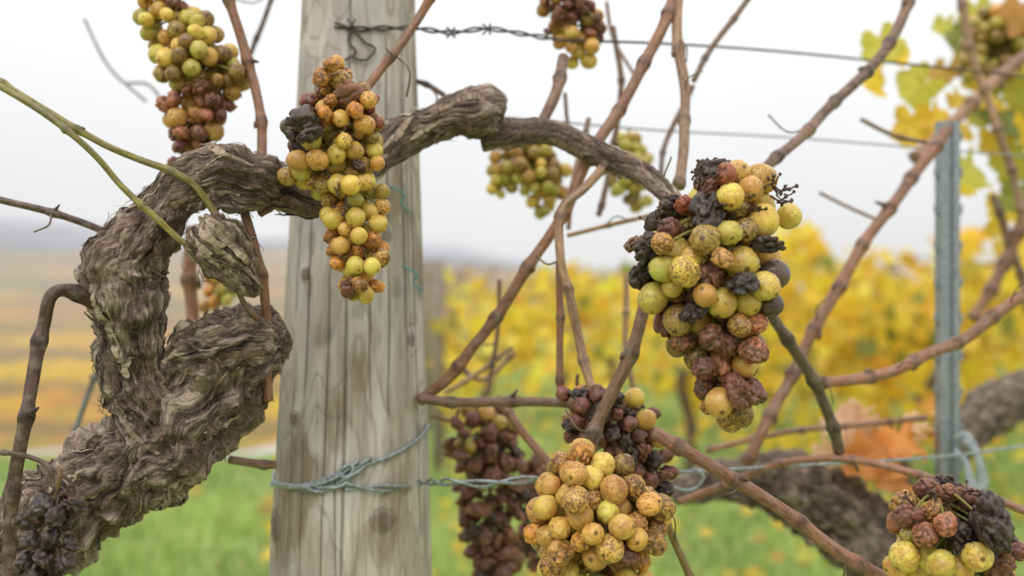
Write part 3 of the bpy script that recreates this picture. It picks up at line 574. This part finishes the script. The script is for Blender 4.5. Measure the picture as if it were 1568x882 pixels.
# ---------- metal stake
def stake(name,x,y,z0,z1,w):
    t=.0018; dp=w*.7
    prof=np.array([(-w/2+.005,dp),(-w/2,dp),(-w/2,0),(-w*.18,0),(-w*.12,.003),(w*.12,.003),(w*.18,0),(w/2,0),(w/2,dp),(w/2-.005,dp),(w/2-.005,dp-t),(w/2-t,dp-t),(w/2-t,t),(w*.2,t),(w*.13,.003+t),(-w*.13,.003+t),(-w*.2,t),(-w/2+t,t),(-w/2+t,dp-t),(-w/2+.005,dp-t)])
    n=len(prof); zs=np.linspace(z0,z1,60); V=np.array([[x+a,y+b,z] for z in zs for a,b in prof]); mb=MB()
    mb.add(V,[tubefaces(60,n)])
    root=empty(name); mb.obj('channel',MS,root,False)
    mh=MB()
    for z in np.arange(z0+.5,z1-.01,.035):
        for s_ in (-1,1):
            p=cat([[x+s_*w/2,y+.004,z],[x+s_*(w/2+.003),y+.004,z+.002],[x+s_*(w/2+.0035),y+.004,z+.010]],.002); tube(mh,p,.0013,6)
    mh.obj('wire_hooks',MS,root); return root
q=P(1455,441,.95); stake('metal_vineyard_stake',q[0],q[1],-.2,P(0,185,.95)[2],.0185)
def m_pl(name,c):
    m,nt,b,N,L=mat(name); g=N('ShaderNodeNewGeometry'); n=noi(N,L,g.outputs['Position'],200); L(mix(N,L,mr(N,L,n,.3,.7),c,tuple(x*.6 for x in c)),b.inputs['Base Color']); b.inputs['Roughness'].default_value=.35; return m
mb=MB()
for k in range(4):
    o=k*4; tube(mb,cat([P(1462+o,672+o,.935),P(1480,665+o,.925),P(1496,690+o,.925),P(1510-o,740,.93),P(1496-o,748,.93),P(1478,705,.93),P(1462,690,.935)],.003),.0022,8)
mb.obj('plastic_tie',m_pl('grey_plastic',(.42,.45,.52)))
mb=MB()
for x,y in [(608,298),(640,420)]:
    b=post_pt(min(x,606 if y<350 else 625),y,.002); tube(mb,cat([b+np.array([-.004,-.001,.006]),b+np.array([.006,0,0]),b+np.array([.004,0,-.006]),b+np.array([.010,.0,-.012])],.001),.0007,6)
mb.obj('twine_tie',m_pl('teal_twine',(.10,.32,.30)))

# ---------- terrain
def hgt(x,y):
    br=x/np.maximum(y,.5); Lf=sstep(-.08,-.30,br)
    h=-Lf*.235*np.clip(y-5,0,None)*sstep(5,8,y); h=np.maximum(h,-26)
    h+=-(1-Lf)*.10*np.clip(y-22,0,150)
    return h+.02*fbm(np.stack([x*.8,y*.8,0*x],-1),2)
ds=np.concatenate([np.linspace(-6,12,90,endpoint=False),np.geomspace(12,3000,90)]); xs=np.concatenate([-np.geomspace(3000,8,60),np.linspace(-7.6,7.6,110),np.geomspace(8,3000,60)])
X,Y=np.meshgrid(xs,ds); H=hgt(X,Y); V=np.stack([X,Y,H],-1).reshape(-1,3); nx=len(xs)
i,j=np.meshgrid(np.arange(len(ds)-1),np.arange(nx-1),indexing='ij'); a=(i*nx+j).ravel(); F=np.stack([a,a+1,a+nx+1,a+nx],-1)
mb=MB(); mb.add(V,F); mb.obj('ground',m_ground())
def hillmesh(name,d0,d1,x0,x1,f,m,nu=160,nv=120,cf=None):
    U,Vv=np.meshgrid(np.linspace(x0,x1,nu),np.linspace(0,1,nv)); Y=d0+(d1-d0)*Vv; Zz=f(U,Vv); mb=MB()
    i,j=np.meshgrid(np.arange(nv-1),np.arange(nu-1),indexing='ij'); a=(i*nu+j).ravel()
    mb.add(np.stack([U,Y,Zz],-1).reshape(-1,3),np.stack([a,a+1,a+nu+1,a+nu],-1),(.5,.5,.5) if cf is None else cf(U,Vv,Zz).reshape(-1,3)); return mb.obj(name,m)
def m_hill():
    m,nt,b,N,L=mat('autumn_vineyard_slope'); g=N('ShaderNodeNewGeometry'); s=N('ShaderNodeSeparateXYZ'); L(g.outputs['Position'],s.inputs[0])
    mp=N('ShaderNodeMapping'); L(g.outputs['Position'],mp.inputs[0]); mp.inputs['Scale'].default_value=(.25,.1,2.4); mp.inputs['Rotation'].default_value=(0,.04,0)
    n=noi(N,L,mp.outputs[0],.12,5,.62); n2=noi(N,L,g.outputs['Position'],.08,5,.65); n5=noi(N,L,mp.outputs[0],.5,4,.7)
    w=N('ShaderNodeMath',operation='SINE'); L(mth(N,L,'MULTIPLY',mth(N,L,'ADD',s.outputs[2],mth(N,L,'MULTIPLY',n2,6.)),1.5),w.inputs[0])
    col=mix(N,L,mr(N,L,n,.38,.58),(.52,.33,.04),(.38,.20,.07)); col=mix(N,L,mr(N,L,n2,.5,.62,0,.8),col,(.20,.23,.06))
    col=mix(N,L,mr(N,L,w.outputs[0],.0,.9,0,.75),col,(.19,.14,.08)); col=mix(N,L,mr(N,L,n5,.5,.65,0,.6),col,(.14,.12,.06)); col=mix(N,L,mr(N,L,s.outputs[2],-16,10,.05,.75),col,(.34,.33,.32))  # last mix paints distance haze into the slope colour, greyer with height
    L(col,b.inputs['Base Color']); b.inputs['Roughness'].default_value=1; b.inputs['Specular IOR Level'].default_value=0; return m
def fh(x,v): return -29+38*v**.9*(1-.10*sstep(-60,20,x))+1.2*fbm(np.stack([x*.03,v*4,0*x],-1),3)+.5*np.sin(v*60+x*.02)
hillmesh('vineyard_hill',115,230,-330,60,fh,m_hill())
def ftop(x): return np.interp(x,[-900,-360,-250,-180,-100,-39,20,70,160,900],[70,60,47,46,38,35,23,11,0,-10])
def ff(x,v): return -40+(40+ftop(x)*(1+.14*fbm(np.stack([x*.012,v*3,0*x],-1),4)))*np.sin(v*math.pi/2)
def fcol(x,v,z):  # forest colour with fog painted in, paler uphill and to the right
    fog_paint=sstep(.42,1.04,z/np.maximum(ftop(x),4)+.25*fbm(np.stack([x*.01,z*.05,0*x],-1),3)); fog_paint=np.maximum(fog_paint,sstep(-20,110,x)*.8)
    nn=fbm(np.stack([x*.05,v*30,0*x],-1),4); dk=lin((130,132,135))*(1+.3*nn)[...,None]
    return dk*(1-fog_paint[...,None])+np.array([.52,.52,.535])*fog_paint[...,None]
hillmesh('misty_hill',420,700,-900,900,ff,m_attr('forest_painted_mist',1),nu=300,nv=140,cf=fcol)
mb=MB(); t=np.linspace(0,1,60); cx=-70+52*t; cv=.10+.10*t+.01*np.sin(t*9)
def hp(x,v): return np.stack([x,115+115*v,fh(x,v)+.15],-1)
l=hp(cx,cv); r=hp(cx,cv+.035); V=np.stack([l,r],1).reshape(-1,3); i=np.arange(59)*2
mb.add(V,np.stack([i,i+1,i+3,i+2],-1),(.42,.41,.40)); mb.obj('gravel_path',m_attr('gravel',.9))

# ---------- grass
n=75000; y=3.0+9*rng.random(n)**1.3; x=rng.uniform(-.62,.62,n)*y
pat=fbm(np.stack([x*1.6,y*1.6,0*x],-1),3); keep=(pat>-.55+.5*rng.random(n)-.25); x,y,pat=x[keep],y[keep],pat[keep]; n=len(x)
z=hgt(x,y); hh=rng.uniform(.03,.085,n)*(1+.5*pat); w=rng.uniform(.002,.006,n); an=rng.uniform(0,6.28,n); lx=rng.normal(0,.03,n);ly=rng.normal(0,.03,n)
B=np.stack([x,y,z-.005],-1); dx=np.stack([np.cos(an)*w,np.sin(an)*w,0*w],-1)
V=np.stack([B-dx,B+dx,B+dx*.7+np.stack([lx*.4,ly*.4,hh*.6],-1),B-dx*.7+np.stack([lx*.4,ly*.4,hh*.6],-1),B+np.stack([lx,ly,hh],-1)],1).reshape(-1,3)
i=np.arange(n)*5; q4=np.stack([i,i+1,i+2,i+3],-1); q3=np.stack([i+3,i+2,i+4],-1)
mixc=sstep(-.4,.4,pat+rng.normal(0,.2,n))[:,None]; C=np.array([.16,.27,.06])*(1-mixc)+np.array([.40,.53,.14])*mixc; dry=(rng.random(n)<.14)[:,None]; C=np.where(dry,np.array([.50,.43,.20]),C)
mb=MB(); mb.add(V,[q4,q3],np.repeat(C,5,0)); mb.obj('grass',m_attr('grass_blade',.6))
mb=MB()
for k in range(750):
    y=3.2+9*rng.random()**1.0; x=rng.uniform(-.25 if rng.random()<.85 else -.6,.62)*y; leaf(mb,np.array([x,y,float(hgt(np.array(x),np.array(y)))+.06]),np.array([rng.normal(0,.4),rng.normal(-.3,.4),1]),rng.normal(size=3),rng.uniform(.025,.05),lin(random.choice([YL,YL,(236,206,96),YG,(196,160,80)])),.4,False)
mb.obj('fallen_leaves',LF2)

# ---------- background vineyard rows
def row(x0,y0,x1,y1,ztop,dens,seed,zlo=.42):
    root=empty('vineyard_row'); mb=MB(); wd=MB(); L_=math.hypot(x1-x0,y1-y0); n=int(L_*dens)
    for k in range(n):
        t=rng.random(); v=rng.random()**.9; cl=vn(np.array([t*L_*2.2,v*2.5,seed*9.]));
        if cl<-.3 and rng.random()<.75: continue
        if rng.random()>.45+.55*sstep(0,.35,t): continue
        zt=ztop*(.82+.20*sstep(0,.45,t))*(.93+.22*vn(np.array([t*L_*2.2,seed*3.,0.])))
        x=x0+(x1-x0)*t; y=y0+(y1-y0)*t+rng.normal(0,.16); g=float(hgt(np.array(x),np.array(y))); z=g+zlo+(zt-zlo)*v
        c=random.choice([YL,YL,(244,206,66),(246,214,92),(238,186,58),(248,206,66),(215,196,84),(240,194,66),(226,166,76) if rng.random()<.4 else YL,GL if rng.random()<.7 else YL])
        leaf(mb,np.array([x,y,z]),rng.normal(size=3)+np.array([0,-.8,.3]),rng.normal(size=3)+np.array([0,0,-1]),rng.uniform(.04,.075),np.minimum(lin(c)*1.1,.9),.3,False)
    for t in np.arange(.3,L_,1.05):
        x=x0+(x1-x0)*t/L_;y=y0+(y1-y0)*t/L_; g=float(hgt(np.array(x),np.array(y)))
        p=cat([[x,y,g-.05],[x+rng.normal(0,.03),y,g+.3],[x+rng.normal(0,.06),y,g+.55],[x+rng.normal(0,.15),y,g+.72]],.05); tube(wd,p,np.linspace(.030,.020,len(p))*(1+.3*rng.random(len(p))),8,lin((96,76,60)))
        for _ in range(4):
            q=cat([p[-1],p[-1]+[rng.normal(0,.2),rng.normal(0,.05),.22],p[-1]+[rng.normal(0,.4),rng.normal(0,.08),.42]],.08); tube(wd,q,.004,5,lin((150,110,80)))
    for t in np.arange(0.,L_,4.2):
        x=x0+(x1-x0)*t/L_;y=y0+(y1-y0)*t/L_; g=float(hgt(np.array(x),np.array(y))); tube(wd,np.array([[x,y,g-.1],[x,y,g+.6],[x,y,g+ztop*.95]]),.035,10,lin((150,140,125)))
    for zz_ in (.6,.95,1.1): tube(wd,np.array([[x0,y0,float(hgt(np.array(x0),np.array(y0)))+zz_],[x1,y1,float(hgt(np.array(x1),np.array(y1)))+zz_]]),.0015,5,(.2,.2,.2))
    mb.obj('foliage',LF2,root); wd.obj('stocks_and_posts',CA,root)
row(-.40,5.4,4.4,4.0,1.21,360,1,.22)
row(-.62,7.2,6,5.8,1.25,340,2,.3)
row(-.85,9.2,8,8.0,1.28,260,3,.25)
row(-1.05,11.6,10,10.6,1.30,220,4,.2)
row(-1.3,14.5,12,13.6,1.33,170,5,.2)
row(-1.7,19,15,17.8,1.36,130,6,.2)

# ---------- world, sun, camera
w=bpy.data.worlds.new('World'); scene.world=w; w.use_nodes=True; nt=w.node_tree; N=lambda t,**k:nt.nodes.new(t); L=nt.links.new; bg=nt.nodes['Background']
sky=N('ShaderNodeTexSky'); sky.sky_type='NISHITA'; sky.sun_disc=False; sky.sun_elevation=math.radians(48); sky.sun_rotation=math.radians(200)
tc=N('ShaderNodeTexCoord'); sp=N('ShaderNodeSeparateXYZ'); L(tc.outputs['Generated'],sp.inputs[0])
no=N('ShaderNodeTexNoise'); no.inputs['Scale'].default_value=1.6; no.inputs['Detail'].default_value=3; L(tc.outputs['Generated'],no.inputs[0])
m1=N('ShaderNodeMapRange'); L(sp.outputs[2],m1.inputs[0]); m1.inputs[1].default_value=0; m1.inputs[2].default_value=1; m1.inputs[3].default_value=8.1; m1.inputs[4].default_value=19.5
m2=N('ShaderNodeMapRange'); L(no.outputs['Fac'],m2.inputs[0]); m2.inputs[1].default_value=.35;m2.inputs[2].default_value=.65;m2.inputs[3].default_value=.93;m2.inputs[4].default_value=1.03
mu=N('ShaderNodeMath'); mu.operation='MULTIPLY'; L(m1.outputs[0],mu.inputs[0]);L(m2.outputs[0],mu.inputs[1])
cb=N('ShaderNodeCombineColor'); [L(mu.outputs[0],cb.inputs[k]) for k in range(3)]
mx=N('ShaderNodeMix'); mx.data_type='RGBA'; mx.inputs[0].default_value=.05; L(cb.outputs[0],mx.inputs[6]); L(sky.outputs[0],mx.inputs[7]); L(mx.outputs[2],bg.inputs[0]); bg.inputs[1].default_value=.1
sd=bpy.data.lights.new('sun','SUN'); sd.energy=1.1; sd.angle=math.radians(35); sd.color=(1,.98,.95); so=bpy.data.objects.new('sun',sd); scene.collection.objects.link(so)
so.rotation_euler=(math.radians(42),0,math.radians(-20))
cd=bpy.data.cameras.new('camera'); co=bpy.data.objects.new('camera',cd); scene.collection.objects.link(co); co.location=(0,0,CZ); co.rotation_euler=(math.radians(90),0,0)
cd.lens=35; cd.sensor_width=36; cd.clip_start=.02; cd.clip_end=6000; cd.dof.use_dof=True; cd.dof.focus_distance=.54; cd.dof.aperture_fstop=4.8
scene.camera=co
scene.view_settings.view_transform='Standard'; scene.view_settings.look='None'; scene.view_settings.exposure=0
